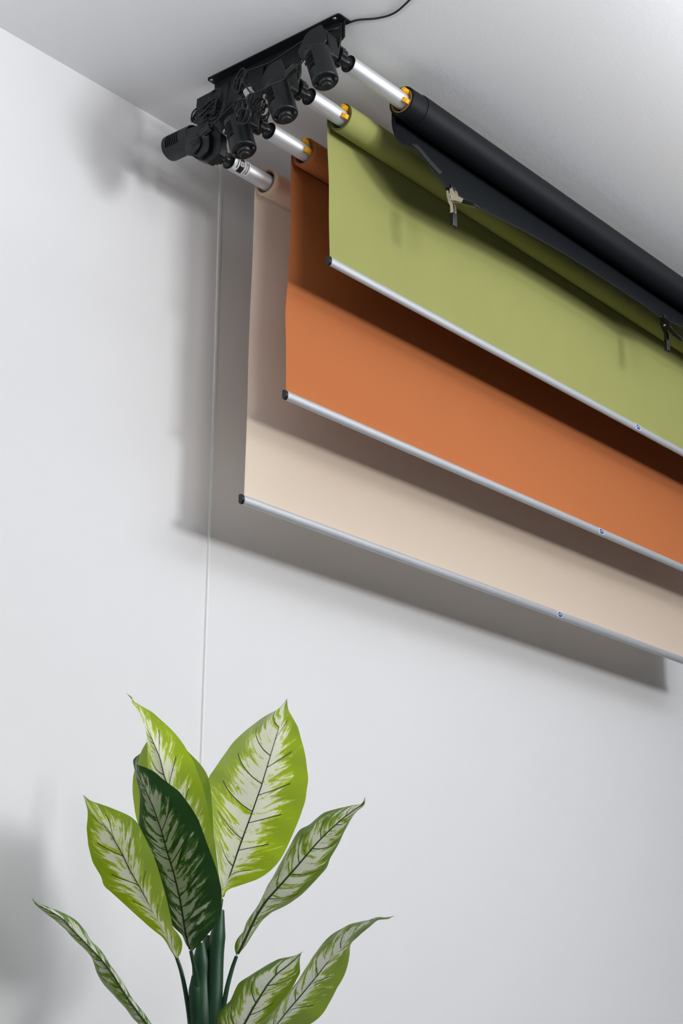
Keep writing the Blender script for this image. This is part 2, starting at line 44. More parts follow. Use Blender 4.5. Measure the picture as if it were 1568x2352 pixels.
LOOPS = {"tie":[3.07,-0.5211,3.762],"left":[3.07,-0.3718,3.7764],"mid":[3.08,-0.4794,3.8227],"low":[3.055,-0.5308,3.6815],"right":[3.13,-0.5291,3.724]}
EDGE = [[3.5142,3.8268],[3.5097,3.7975],[3.505,3.7649],[3.5313,3.7377],[3.6166,3.6905],[3.6591,3.667],[3.6957,3.6567],[3.7793,3.6532],[3.9043,3.6589],[4.1068,3.6784],[4.36,3.6939],[4.63,3.697],[4.8595,3.6964],[4.9633,3.6894],[5.1295,3.7125]]
TAPE = [[3.5513,3.7405],[3.607,3.7753],[3.7188,3.724],[3.6897,3.7021],[3.629,3.6925]]
CLIPBASE = [[3.7233,-0.75,3.6316],[4.9878,-0.75,3.6597]]
# ------------------------------------------------------------------ materials
def srgb(r, g, b):
    f = lambda c: c / 12.92 if c <= 0.04045 else ((c + 0.055) / 1.055) ** 2.4
    return (f(r / 255), f(g / 255), f(b / 255), 1)
def mat(name, col, rough=0.5, metal=0.0, bump=0.0, bscale=200.0, var=0.0, vscale=8.0, spec=0.5, stretch=None):
    m = bpy.data.materials.new(name); m.use_nodes = True
    nt = m.node_tree; b = nt.nodes['Principled BSDF']
    b.inputs['Base Color'].default_value = col if len(col) == 4 else (*col, 1)
    b.inputs['Roughness'].default_value = rough; b.inputs['Metallic'].default_value = metal
    b.inputs['Specular IOR Level'].default_value = spec
    tc = nt.nodes.new('ShaderNodeTexCoord'); mp = nt.nodes.new('ShaderNodeMapping')
    nt.links.new(tc.outputs['Object'], mp.inputs[0])
    if stretch: mp.inputs['Scale'].default_value = stretch
    if bump:
        n = nt.nodes.new('ShaderNodeTexNoise'); n.inputs['Scale'].default_value = bscale; n.inputs['Detail'].default_value = 4
        bp = nt.nodes.new('ShaderNodeBump'); bp.inputs['Strength'].default_value = bump; bp.inputs['Distance'].default_value = 0.002
        nt.links.new(mp.outputs[0], n.inputs['Vector']); nt.links.new(n.outputs['Fac'], bp.inputs['Height'])
        nt.links.new(bp.outputs[0], b.inputs['Normal'])
    if var:
        n = nt.nodes.new('ShaderNodeTexNoise'); n.inputs['Scale'].default_value = vscale; n.inputs['Detail'].default_value = 5
        mx = nt.nodes.new('ShaderNodeMix'); mx.data_type = 'RGBA'
        c = b.inputs['Base Color'].default_value
        mx.inputs[6].default_value = tuple(max(0, x * (1 - var)) for x in c[:3]) + (1,)
        mx.inputs[7].default_value = tuple(min(1, x * (1 + var)) for x in c[:3]) + (1,)
        nt.links.new(mp.outputs[0], n.inputs['Vector']); nt.links.new(n.outputs['Fac'], mx.inputs[0])
        nt.links.new(mx.outputs[2], b.inputs['Base Color'])
    return m
M = dict(
    wall=mat('white_wall_paint', (0.80, 0.80, 0.81), 0.75, bump=0.06, bscale=140, var=0.012, vscale=3, spec=0.2),
    ceiling=mat('white_ceiling_paint', (0.90, 0.91, 0.93), 0.8, bump=0.22, bscale=90, var=0.015, vscale=4, spec=0.2),
    floor=mat('dark_floor', (0.09, 0.085, 0.08), 0.5, var=0.05, vscale=6),  # unseen floor, kept dark so little light bounces into the paper gaps
    black=mat('black_plastic', (0.0038, 0.0054, 0.0061), 0.40, bump=0.05, bscale=600, spec=0.42),
    blackmetal=mat('black_powder_coat', (0.008, 0.0095, 0.0105), 0.45, bump=0.08, bscale=900, spec=0.4),
    rubber=mat('black_rubber', (0.008, 0.009, 0.010), 0.35, spec=0.45),
    cable=mat('black_cable', (0.010, 0.011, 0.012), 0.4, spec=0.4),
    dark=mat('dark_slot', (0.004, 0.004, 0.004), 0.8, spec=0.1),
    alu=mat('brushed_aluminium', (0.68, 0.69, 0.72), 0.52, 0.7, bump=0.12, bscale=60, var=0.10, vscale=30, stretch=(0.25, 3, 3)),
    bar=mat('satin_anodised_bar', (0.60, 0.62, 0.65), 0.5, 0.5),
    steel=mat('screw_steel', (0.6, 0.6, 0.6), 0.3, 0.9),
    nickel=mat('cream_nickel_steel', (0.80, 0.71, 0.60), 0.38, 0.25),
    gun=mat('dark_clamp_steel', (0.05, 0.045, 0.035), 0.35, 0.8),
    yellow=mat('yellow_plastic', srgb(250, 180, 10), 0.4),
    beige=mat('beige_paper', srgb(238, 218, 197), 0.85, bump=0.06, bscale=160, var=0.02, vscale=6, spec=0.15),
    brown=mat('rust_paper', srgb(194, 116, 70), 0.85, bump=0.08, bscale=160, var=0.03, vscale=6, spec=0.15),
    green=mat('olive_paper', srgb(157, 159, 96), 0.85, bump=0.08, bscale=120, var=0.05, vscale=7, spec=0.15),
    vinyl=mat('black_backdrop_vinyl', (0.0062, 0.0078, 0.0105), 0.55, bump=0.06, bscale=300, spec=0.25),
    tape=mat('grey_gaffer_tape', (0.020, 0.021, 0.020), 0.7, bump=0.2, bscale=500),
    card=mat('brown_cardboard', srgb(170, 130, 80), 0.8),
    beigeedge=mat('beige_paper_roll_edge', srgb(190, 165, 140), 0.9, bump=0.3, bscale=900),
    brownedge=mat('rust_paper_roll_edge', srgb(150, 82, 52), 0.9, bump=0.3, bscale=900),
    greenedge=mat('olive_paper_roll_edge', srgb(110, 120, 62), 0.9, bump=0.3, bscale=900),
    white=mat('white_label', (0.8, 0.8, 0.8), 0.5),
    blue=mat('blue_label', srgb(20, 80, 165), 0.45),
    ink=mat('black_ink', (0.012, 0.012, 0.012), 0.5),
    red=mat('red_tape', srgb(190, 60, 80), 0.5),
    tie=mat('grey_velcro_tie', (0.42, 0.43, 0.43), 0.7, bump=0.2, bscale=700),
    channel=mat('white_gloss_plastic', (0.86, 0.88, 0.87), 0.35),
    midrib=mat('dark_green_midrib', srgb(46, 70, 34), 0.5),
    stalk=mat('dark_green_stalk', srgb(30, 70, 44), 0.45, var=0.35, vscale=14, stretch=(6, 6, 1)),
    planter=mat('white_planter', (0.7, 0.7, 0.69), 0.4), soil=mat('dark_soil', (0.03, 0.022, 0.016), 0.95, bump=0.6, bscale=120),
)
def leaf_material(name, seed, dark, through=0.64, extra=0.0):
    m = bpy.data.materials.new(name); m.use_nodes = True; nt = m.node_tree; nt.nodes.clear()
    N = lambda t, **k: (lambda n: ([setattr(n, a, v) for a, v in k.items()], n)[1])(nt.nodes.new(t))
    def math_(op, a, b=None, c=None):
        n = N('ShaderNodeMath', operation=op)
        for i, x in enumerate((a, b, c)):
            if x is None: continue
            if isinstance(x, (int, float)): n.inputs[i].default_value = x
            else: nt.links.new(x, n.inputs[i])
        return n.outputs[0]
    uv = N('ShaderNodeUVMap'); uv.uv_map = 'leaf'
    sp = N('ShaderNodeSeparateXYZ'); nt.links.new(uv.outputs[0], sp.inputs[0])
    u, v = sp.outputs[0], sp.outputs[1]
    a = math_('ABSOLUTE', u)
    s = math_('SUBTRACT', v, math_('MULTIPLY', math_('POWER', a, 1.15), 0.085))
    cb = N('ShaderNodeCombineXYZ')
    nt.links.new(math_('MULTIPLY', s, 66.0), cb.inputs[0]); nt.links.new(math_('MULTIPLY', u, 2.1), cb.inputs[1]); cb.inputs[2].default_value = seed
    n1 = N('ShaderNodeTexNoise'); n1.inputs['Scale'].default_value = 1.0; n1.inputs['Detail'].default_value = 5; n1.inputs['Roughness'].default_value = 0.66
    n1.inputs['Distortion'].default_value = 0.5
    nt.links.new(cb.outputs[0], n1.inputs['Vector'])
    # white streaks fade out towards the margin
    bias = math_('SUBTRACT', 0.165 + extra, math_('MULTIPLY', math_('POWER', a, 1.5), 0.33))
    mask = math_('ADD', n1.outputs['Fac'], bias)
    def ramp(stops):
        r = N('ShaderNodeValToRGB'); nt.links.new(mask, r.inputs[0]); e = r.color_ramp.elements
        while len(e) < len(stops): e.new(0.5)
        for x, (p, c) in zip(e, stops): x.position = p; x.color = c
        return r.outputs[0]
    g0 = srgb(44, 84, 44); g1 = srgb(104, 144, 56); wh = srgb(226, 230, 216)
    t0 = srgb(176, 205, 18); t1 = srgb(214, 230, 70); tw = srgb(252, 252, 225)
    if dark: t0, t1, tw = srgb(70, 120, 30), srgb(110, 150, 50), srgb(200, 205, 170)
    if dark: g0, g1, wh = srgb(34, 70, 38), srgb(74, 112, 52), srgb(200, 208, 192)
    refl = ramp([(0.0, g0), (0.50, g0), (0.535, g1), (0.575, g1), (0.615, wh), (1, wh)])
    tran = ramp([(0.0, t0), (0.50, t0), (0.535, t1), (0.575, t1), (0.615, tw), (1, tw)])
    # dark side veins
    sg = math_('MULTIPLY', math_('SIGN', u), 0.2)
    fr = math_('ABSOLUTE', math_('SUBTRACT', math_('FRACT', math_('ADD', math_('ADD', math_('DIVIDE', s, 0.078), sg), seed * 0.37)), 0.5))
    vein = math_('MULTIPLY', math_('LESS_THAN', fr, 0.020), math_('LESS_THAN', a, 0.68))
    vd = srgb(52, 72, 34)
    outc = []
    for c in (refl, tran):
        mx = N('ShaderNodeMix', data_type='RGBA'); nt.links.new(vein, mx.inputs[0]); nt.links.new(c, mx.inputs[6]); mx.inputs[7].default_value = vd
        outc.append(mx.outputs[2])
    bp = N('ShaderNodeBump'); bp.inputs['Strength'].default_value = 0.25; bp.inputs['Distance'].default_value = 0.004
    nt.links.new(math_('SUBTRACT', n1.outputs['Fac'], vein), bp.inputs['Height'])
    d = N('ShaderNodeBsdfDiffuse'); nt.links.new(outc[0], d.inputs[0]); nt.links.new(bp.outputs[0], d.inputs['Normal'])
    t = N('ShaderNodeBsdfTranslucent'); nt.links.new(outc[1], t.inputs[0])
    ms = N('ShaderNodeMixShader'); ms.inputs[0].default_value = through
    nt.links.new(d.outputs[0], ms.inputs[1]); nt.links.new(t.outputs[0], ms.inputs[2])
    gl = N('ShaderNodeBsdfGlossy'); gl.inputs['Roughness'].default_value = 0.38; gl.inputs[0].default_value = (1, 1, 1, 1)
    nt.links.new(bp.outputs[0], gl.inputs['Normal'])
    fz = N('ShaderNodeLayerWeight'); fz.inputs[0].default_value = 0.5
    m2 = N('ShaderNodeMixShader'); nt.links.new(math_('MULTIPLY_ADD', math_('POWER', fz.outputs[1], 4.0), 0.45, 0.035), m2.inputs[0]); nt.links.new(ms.outputs[0], m2.inputs[1]); nt.links.new(gl.outputs[0], m2.inputs[2])
    o = N('ShaderNodeOutputMaterial'); nt.links.new(m2.outputs[0], o.inputs[0])
    return m
# ------------------------------------------------------------------ mesh helpers
def link(name, bm, m, parent=None, base=None, smooth=True, bevel=0.0, seg=2, angle=40):
    """turn a bmesh (world coordinates when base is given) into one mesh object"""
    if base is not None: bmesh.ops.translate(bm, verts=bm.verts, vec=-Vector(base))
    bmesh.ops.recalc_face_normals(bm, faces=bm.faces)
    me = bpy.data.meshes.new(name); bm.to_mesh(me); bm.free()
    me.materials.append(m)
    for p in me.polygons: p.use_smooth = smooth
    if smooth and hasattr(me, 'set_sharp_from_angle'): me.set_sharp_from_angle(angle=math.radians(angle))
    o = bpy.data.objects.new(name, me); COL.objects.link(o)
    if parent is not None: o.parent = parent
    if bevel:
        b = o.modifiers.new('bevel', 'BEVEL'); b.width = bevel; b.segments = seg; b.limit_method = 'ANGLE'; b.angle_limit = math.radians(35)
        b.harden_normals = True
    return o
def thing(name, label, cat, loc=(0, 0, 0), group=None):
    o = bpy.data.objects.new(name, None); COL.objects.link(o); o.location = loc; o.empty_display_size = 0.05
    return tag(o, label, cat, group)
def tag(o, label=None, cat=None, group=None, kind=None):
    for k, v in (('label', label), ('category', cat), ('group', group), ('kind', kind)):
        if v: o[k] = v
    return o
def box(bm, lo, hi):
    vs = [bm.verts.new((x, y, z)) for x in (lo[0], hi[0]) for y in (lo[1], hi[1]) for z in (lo[2], hi[2])]
    for f in ((0, 1, 3, 2), (4, 6, 7, 5), (0, 4, 5, 1), (2, 3, 7, 6), (0, 2, 6, 4), (1, 5, 7, 3)): bm.faces.new([vs[i] for i in f])
    return vs
def prism_x(bm, poly, x0, x1):
    """polygon in (y, z), extruded along x"""
    a = [bm.verts.new((x0, y, z)) for y, z in poly]; b = [bm.verts.new((x1, y, z)) for y, z in poly]
    bm.faces.new(a); bm.faces.new(b[::-1]); n = len(poly)
    for i in range(n): bm.faces.new((a[i], b[i], b[(i + 1) % n], a[(i + 1) % n]))
def frame(axis):
    w = Vector(axis).normalized(); u = w.orthogonal().normalized(); return u, w.cross(u), w
def lathe(bm, prof, origin=(0, 0, 0), axis=(1, 0, 0), n=48, rfun=None):
    """prof: list of (distance along axis, radius)"""
    u, v, w = frame(axis); o = Vector(origin); rings = []
    for t, r in prof:
        if r < 1e-6: rings.append([bm.verts.new(o + w * t)]); continue
        rings.append([bm.verts.new(o + w * t + (u * math.cos(2 * math.pi * k / n) + v * math.sin(2 * math.pi * k / n)) * (r * (rfun(2 * math.pi * k / n, t) if rfun else 1))) for k in range(n)])
    for a, b in zip(rings, rings[1:]):
        for k in range(n):
            k2 = (k + 1) % n
            if len(a) == 1 and len(b) == 1: continue
            if len(a) == 1: bm.faces.new((a[0], b[k], b[k2]))
            elif len(b) == 1: bm.faces.new((a[k], b[0], a[k2]))
            else: bm.faces.new((a[k], b[k], b[k2], a[k2]))
def catmull(pts, k=6):
    P = [Vector(p) for p in pts]; P = [P[0] * 2 - P[1]] + P + [P[-1] * 2 - P[-2]]; out = []
    for i in range(1, len(P) - 2):
        for j in range(k):
            t = j / k; a, b, c, d = P[i - 1:i + 3]
            out.append(0.5 * ((2 * b) + (c - a) * t + (2 * a - 5 * b + 4 * c - d) * t * t + (3 * b - a - 3 * c + d) * t ** 3))
    out.append(P[-2]); return out
def tube(bm, pts, r, n=8, smooth=6, closed=False):
    if smooth: pts = catmull(pts, smooth)
    P = [Vector(p) for p in pts]; rings = []; up = None
    for i, p in enumerate(P):
        t = (P[min(i + 1, len(P) - 1)] - P[max(i - 1, 0)]).normalized()
        if up is None: up = t.orthogonal().normalized()
        up = (up - t * up.dot(t)).normalized(); s = t.cross(up)
        rr = r(i / (len(P) - 1)) if callable(r) else r
        rings.append([bm.verts.new(p + (up * math.cos(2 * math.pi * k / n) + s * math.sin(2 * math.pi * k / n)) * rr) for k in range(n)])
    for a, b in zip(rings, rings[1:]):
        for k in range(n): bm.faces.new((a[k], a[(k + 1) % n], b[(k + 1) % n], b[k]))
    bm.faces.new(rings[0][::-1]); bm.faces.new(rings[-1])
def new(): return bmesh.new()
def cylpatch(bm, cx_, cy_, r, x0, x1, a0, a1, cz_, n=10):
    """patch on a tube along x; angle measured from -y towards +z"""
    rows = []
    for i in range(n + 1):
        a = a0 + (a1 - a0) * i / n; y = cy_ - r * math.cos(a); z = cz_ + r * math.sin(a)
        rows.append((bm.verts.new((x0, y, z)), bm.verts.new((x1, y, z))))
    for p, q in zip(rows, rows[1:]): bm.faces.new((p[0], p[1], q[1], q[0]))
# ------------------------------------------------------------------ setting
H = 3.95
def slab(name, lo, hi, m):
    b = new(); box(b, lo, hi); return tag(link(name, b, m, smooth=False), kind='structure')
slab('wall_back', (-3.0, 0.0, 0.0), (9.5, 0.15, H), M['wall'])
slab('ceiling', (-3.0, -8.0, H), (9.5, 0.15, H + 0.15), M['ceiling'])
slab('floor', (-3.0, -8.0, -0.1), (9.5, 0.15, 0.0), M['floor'])
# white cable channel running down the wall
b = new()
pts = [(3.493, 3.912), (3.4945, 3.60), (3.4955, 3.27), (3.493, 2.75), (3.4895, 1.99), (3.487, 1.25), (3.485, 0.0)]
ww = [0.0065, 0.0062, 0.0055, 0.0048, 0.0045, 0.0045, 0.0045]
rows = []
for (x, z), h in zip(pts, ww):
    rows.append([b.verts.new((x - h, -0.0005, z)), b.verts.new((x - h * 0.7, -0.006, z)), b.verts.new((x + h * 0.7, -0.006, z)), b.verts.new((x + h, -0.0005, z))])
for p, q in zip(rows, rows[1:]):
    for k in range(4): b.faces.new((p[k], p[(k + 1) % 4], q[(k + 1) % 4], q[k]))
b.faces.new(rows[0]); b.faces.new(rows[-1][::-1])
tag(link('cable_channel', b, M['channel']), 'thin white strip running straight down the white wall from the ceiling to behind the plant', 'cable channel')
# ------------------------------------------------------------------ ceiling bracket
TUB = dict(black=(-0.740, 3.855), green=(-0.593, 3.807), brown=(-0.438, 3.754), beige=(-0.279, 3.714))
BR = (3.172, -0.53, H)
br = thing('ceiling_bracket', 'long black steel bracket screwed to the ceiling above the four motors', 'bracket', BR)
b = new()
cr = 0.008
yy0, yy1, xx0, xx1 = -0.79, -0.272, 3.145, 3.201
pl = [(xx0, yy0 + cr), (xx0 + cr * 0.3, yy0 + cr * 0.3), (xx0 + cr, yy0), (xx1 - cr, yy0), (xx1 - cr * 0.3, yy0 + cr * 0.3), (xx1, yy0 + cr), (xx1, yy1 - cr), (xx1 - cr, yy1), (xx0 + cr, yy1), (xx0, yy1 - cr)]
lo = [b.verts.new((x, y, H - 0.004)) for x, y in pl]; hi = [b.verts.new((x, y, H)) for x, y in pl]
b.faces.new(lo); b.faces.new(hi[::-1])
for i in range(len(pl)): b.faces.new((lo[i], hi[i], hi[(i + 1) % len(pl)], lo[(i + 1) % len(pl)]))
link('mounting_flange', b, M['blackmetal'], br, BR, False, 0.0012)
b = new(); prism_x(b, [(-0.783, H - 0.004), (-0.783, H - 0.058), (-0.772, H - 0.066), (-0.29, H - 0.062), (-0.276, H - 0.045), (-0.276, H - 0.004)], 3.178, 3.182)
link('web_plate', b, M['blackmetal'], br, BR, False, 0.0008)
for k in ('black', 'green', 'brown', 'beige'):
    b = new(); prism_x(b, HOOKS[k], 3.170 if k != 'black' else 3.172, 3.1775)
    y, z = TUB[k]
    link('hook_plate', b, M['blackmetal'], br, BR, False, 0.0008)
for sx, sy in ((3.158, -0.283), (3.156, -0.765), (3.191, -0.765)):
    b = new(); lathe(b, [(0, 0.0), (0, 0.0055), (0.0015, 0.005), (0.0028, 0.0025), (0.0028, 0.0)], (sx, sy, H - 0.004), (0, 0, -1), 16)
    link('screw', b, M['steel'], br, BR)
# ------------------------------------------------------------------ motors
X0 = 3.11          # motor local x = 0
TH = math.radians(-17)
def housing_bmesh(L0, L1, R, xo, vent0, vent1, nv=9, va=0.45):
    """ribbed motor can, axis along local -z at local x = xo; vents face local -x"""
    b = new(); nz = 90; n = 72; rings = []
    prof = [(L0, R * 0.96)] + [(L0 + 0.004 + (L1 - L0 - 0.010) * i / nz, R) for i in range(nz + 1)] + [(L1 - 0.003, R * 0.975), (L1 - 0.0008, R * 0.93), (L1, R * 0.86)]
    for t, r in prof:
        ring = []
        for k in range(n):
            a = 2 * math.pi * k / n
            da = a - math.pi + va ; rr = r
            if vent0 < t < vent1 and abs(da) < 0.55:
                ph = (t - vent0) / (vent1 - vent0) * nv
                if ph % 1 < 0.5: rr = r - 0.0042
            ring.append(b.verts.new((xo + rr * math.cos(a), rr * math.sin(a), -t)))
        rings.append(ring)
    for p, q in zip(rings, rings[1:]):
        for k in range(n): b.faces.new((p[k], p[(k + 1) % n], q[(k + 1) % n], q[k]))
    b.faces.new(rings[0]); b.faces.new(rings[-1][::-1])
    return b
def unrot(p, c, th):
    y, z = p[0] - c[0], p[1] - c[1]
    return (math.cos(th) * y + math.sin(th) * z, -math.sin(th) * y + math.cos(th) * z)
def drive(parent, yz=(0, 0)):
    """scalloped drive wheel on the gearbox shaft"""
    y, z = yz
    b = new(); lathe(b, [(0.0, 0.0), (0.0, 0.014), (0.012, 0.014), (0.0125, 0.0)], (0.058, y, z), (1, 0, 0), 24)
    link('drive_shaft', b, M['rubber'], parent)
    b = new()
    lob = lambda a, t: 1 - 0.13 * max(0, math.cos(6 * a)) ** 2
    lathe(b, [(0.0, 0.0), (0.0, 0.022), (0.004, 0.030), (0.026, 0.030), (0.033, 0.022), (0.034, 0.013), (0.034, 0.0)], (0.0745, y, z), (1, 0, 0), 60, lob)
    link('drive_wheel', b, M['rubber'], parent)
def make_motor(label, loc):
    m = thing('roller_motor', label, 'motor', loc, 'roller motors under the ceiling bracket')
    # gearbox: disc round the shaft flowing down into the can
    b = new()
    poly = [(0.042 * math.cos(a), 0.042 * math.sin(a)) for a in [math.radians(-20 + 220 * i / 16) for i in range(17)]] + [(-0.038, -0.045), (-0.030, -0.066), (0.030, -0.066), (0.038, -0.045)]
    prism_x(b, poly, 0.0, 0.040)
    link('gearbox', b, M['black'], m, None, True, 0.005, 3)
    b = new(); prism_x(b, [unrot(p, (-0.744, 3.857), TH) for p in TEARDROP], -0.0085, -0.0005)
    link('gear_cover', b, M['black'], m, None, True, 0.002, 2)
    link('motor_can', housing_bmesh(0.050, 0.163, 0.0375, -0.016, 0.070, 0.125), M['black'], m)
    b = new()
    lathe(b, [(0, 0.0), (0, 0.0215), (0.006, 0.0205), (0.009, 0.018), (0.009, 0.0150), (0.017, 0.0142), (0.019, 0.0125), (0.019, 0.0)], (-0.016, 0, -0.1632), (0, 0, -1), 40)
    link('end_cap', b, M['black'], m)
    for px, py, pz, d_ in [(-0.006, -0.026, -0.1632, -1), (-0.03, 0.024, -0.1632, -1)] + [(-0.016 + 0.037 * math.cos(a), 0.037 * math.sin(a), zz, 1) for a, zz in ((0.3, -0.075), (2.2, -0.085), (-1.2, -0.09))]:
        b = new(); lathe(b, [(0, 0.0), (0, 0.005), (0.006, 0.0048), (0.0075, 0.0035), (0.0075, 0.0)], (px, py, pz), (0, 0, d_), 14)
        link('cap_screw' if d_ < 0 else 'boss', b, M['rubber'], m)
    drive(m)
    m.rotation_euler = (TH, 0, 0)
    return m
def copy_tree(src, **kw):
    r = src.copy(); COL.objects.link(r)
    for ch in src.children:
        c = ch.copy(); COL.objects.link(c); c.parent = r; c.matrix_parent_inverse = ch.matrix_parent_inverse.copy()
    for k, v in kw.items(): r[k] = v
    return r
near = make_motor('black roller motor driving the black backdrop, nearest the camera on the bracket', (X0, *TUB['black']))
mg = copy_tree(near, label='black roller motor driving the olive green backdrop, with an oval cable connector across it'); mg.location = (X0, *TUB['green'])
mb = copy_tree(near, label='black roller motor driving the rust brown backdrop, hanging over the beige roll pole'); mb.location = (X0, *TUB['brown'])
# the fourth motor lies on its side and points at the wall
ml = thing('roller_motor', 'black roller motor lying sideways towards the wall, driving the beige backdrop', 'motor', (X0, *TUB['beige']), 'roller motors under the ceiling bracket')
LB = Vector((X0, *TUB['beige']))
b = new(); prism_x(b, LEFTGEAR, 3.100, 3.130); link('gearbox', b, M['black'], ml, LB, True, 0.004, 3)
b = new()
cyg = sum(p[0] for p in LEFTGEAR) / len(LEFTGEAR); czg = sum(p[1] for p in LEFTGEAR) / len(LEFTGEAR)
prism_x(b, [(cyg + 0.05 + (y - cyg) * 0.72 - 0.035, czg + (z - czg) * 0.80 + 0.004) for y, z in LEFTGEAR], 3.086, 3.0998)
lathe(b, [(0, 0), (0, 0.034), (0.006, 0.032), (0.008, 0.029), (0.008, 0)], (3.0858, cyg + 0.035, czg - 0.002), (-1, 0, 0), 40)
link('gear_cover', b, M['black'], ml, LB, True, 0.0025, 2)
(ya, za), (yb, zb) = LEFTCYL
ax = Vector((0, yb - ya, zb - za)); Lc = ax.length
hb = housing_bmesh(-0.012, Lc, 0.0385, 0.0, 0.026, Lc - 0.016, 7, 0.1)
phi = math.atan2(ax.y, -ax.z)
bmesh.ops.rotate(hb, verts=hb.verts, cent=(0, 0, 0), matrix=Matrix.Rotation(phi, 3, 'X'))
bmesh.ops.translate(hb, verts=hb.verts, vec=(3.122, ya, za))
link('motor_can', hb, M['black'], ml, LB)
b = new(); axn = ax.normalized()
lathe(b, [(0, 0.0), (0, 0.0215), (0.006, 0.0205), (0.009, 0.018), (0.009, 0.015), (0.017, 0.0142), (0.019, 0.0)], Vector((3.122, yb, zb)) + axn * 0.0002, axn, 40)
link('end_cap', b, M['black'], ml, LB)
drive(ml)
b = new(); box(b, (3.0845, cyg - 0.012, czg + 0.030), (3.0856, cyg - 0.002, czg + 0.043)); link('warning_sticker', b, M['white'], ml, LB, False)
# ------------------------------------------------------------------ cables
def wob(c, ry, rz, n, turns, tilt, jit, dx):
    out = []
    for i in range(n * turns + 1):
        a = 2 * math.pi * i / n; k = i / (n * turns)
        j = lambda s: jit * noise.noise(Vector((i * 0.37 + s, s * 3.1, c[1] * 10)))
        y, z = ry * math.cos(a), rz * math.sin(a)
        out.append((c[0] + dx * (k - 0.5) + j(1), c[1] + y * math.cos(tilt) - z * math.sin(tilt) + j(2), c[2] + y * math.sin(tilt) + z * math.cos(tilt) + j(3)))
    return out
b = new(); tube(b, SUPPLY, 0.0030, 10)
tag(link('power_cable', b, M['cable']), 'black power cable leaving the bracket and curving across the ceiling to the upper frame edge', 'cable')
def bundle(label, c, specs, tie=None):
    t = thing('cable_bundle', label, 'cable bundle', c, 'coiled motor cables below the bracket')
    b = new()
    for (dy, dz, ry, rz, turns, tilt, jit, dx) in specs:
        tube(b, wob((c[0], c[1] + dy, c[2] + dz), ry, rz, 14, turns, tilt, jit, dx), 0.0024, 8, 3)
    link('coil', b, M['cable'], t, c)
    if tie:
        b = new(); y, z = tie; d = Vector((0.25, -0.35, -0.9)).normalized()
        lathe(b, [(-0.0105, 0.0125), (-0.0105, 0.0145), (0.0105, 0.0145), (0.0105, 0.0125), (-0.0105, 0.0125)], (c[0] - 0.008, y, z), d, 28)
        link('velcro_tie', b, M['tie'], t, c)
    return t
lc = LOOPS['left']; bundle('thick black cable coil between the sideways motor and the ceiling', tuple(lc),
    [(0, 0, 0.040, 0.011, 4, -0.35, 0.012, 0.03), (0.005, -0.004, 0.034, 0.013, 4, -0.2, 0.014, 0.03), (-0.018, 0.022, 0.022, 0.026, 2, 0.1, 0.006, 0.01), (0.045, -0.018, 0.020, 0.030, 3, -0.7, 0.008, 0.02), (0.0, -0.015, 0.03, 0.010, 3, -0.5, 0.012, 0.03)])
mc = LOOPS['mid']; bundle('black cable coil bound by a grey strap in the middle of the bracket', tuple(mc),
    [(0, 0, 0.016, 0.034, 4, 0.45, 0.008, 0.02), (-0.006, -0.006, 0.011, 0.030, 3, 0.6, 0.008, 0.02), (-0.03, -0.055, 0.020, 0.024, 2, 0.7, 0.006, 0.02)], tuple(LOOPS['tie'][1:]))
oc = LOOPS['low']; bundle('small black cable loops lying on the rust backdrop motor', (oc[0] - 0.02, oc[1], oc[2]),
    [(0, 0.0, 0.024, 0.034, 2, 0.3, 0.006, 0.015), (0.012, 0.02, 0.018, 0.02, 2, 0.0, 0.006, 0.012), (-0.01, -0.02, 0.026, 0.02, 2, 0.2, 0.006, 0.012)])
rc = LOOPS['right']; bundle('small black cable loops between the rust and green backdrop motors', tuple(rc),
    [(0, 0, 0.022, 0.014, 3, -0.6, 0.007, 0.02), (0.02, 0.03, 0.02, 0.02, 2, 0.3, 0.008, 0.02)])
def cord(label, path, plug=None, psize=(0.012, 0.0085)):
    o = thing('motor_cable', label, 'cable', path[0], 'thin motor cables')
    b = new(); tube(b, path, 0.0024, 8); link('cord', b, M['cable'], o, path[0])
    if plug:
        p, q = Vector(plug[0]), Vector(plug[1]); d = (q - p); b = new()
        lathe(b, [(-0.008, 0.0), (-0.008, 0.004), (0, 0.0055), (0.002, psize[0]), (d.length - 0.002, psize[0]), (d.length, 0.006), (d.length + 0.008, 0.004), (d.length + 0.008, 0.0)], p, d, 8)
        link('plug', b, M['black'], o, path[0], True, 0.001)
cord('thin black cable with a boxy connector across the face of the sideways motor', CORD2, PLUG2, (0.013, 0.008))
cord('thin black cable with an oval connector on the green backdrop motor', CORD1, PLUG1, (0.013, 0.009))
cord('thin black cable looping under the gear cover of the black backdrop motor', CORD3)
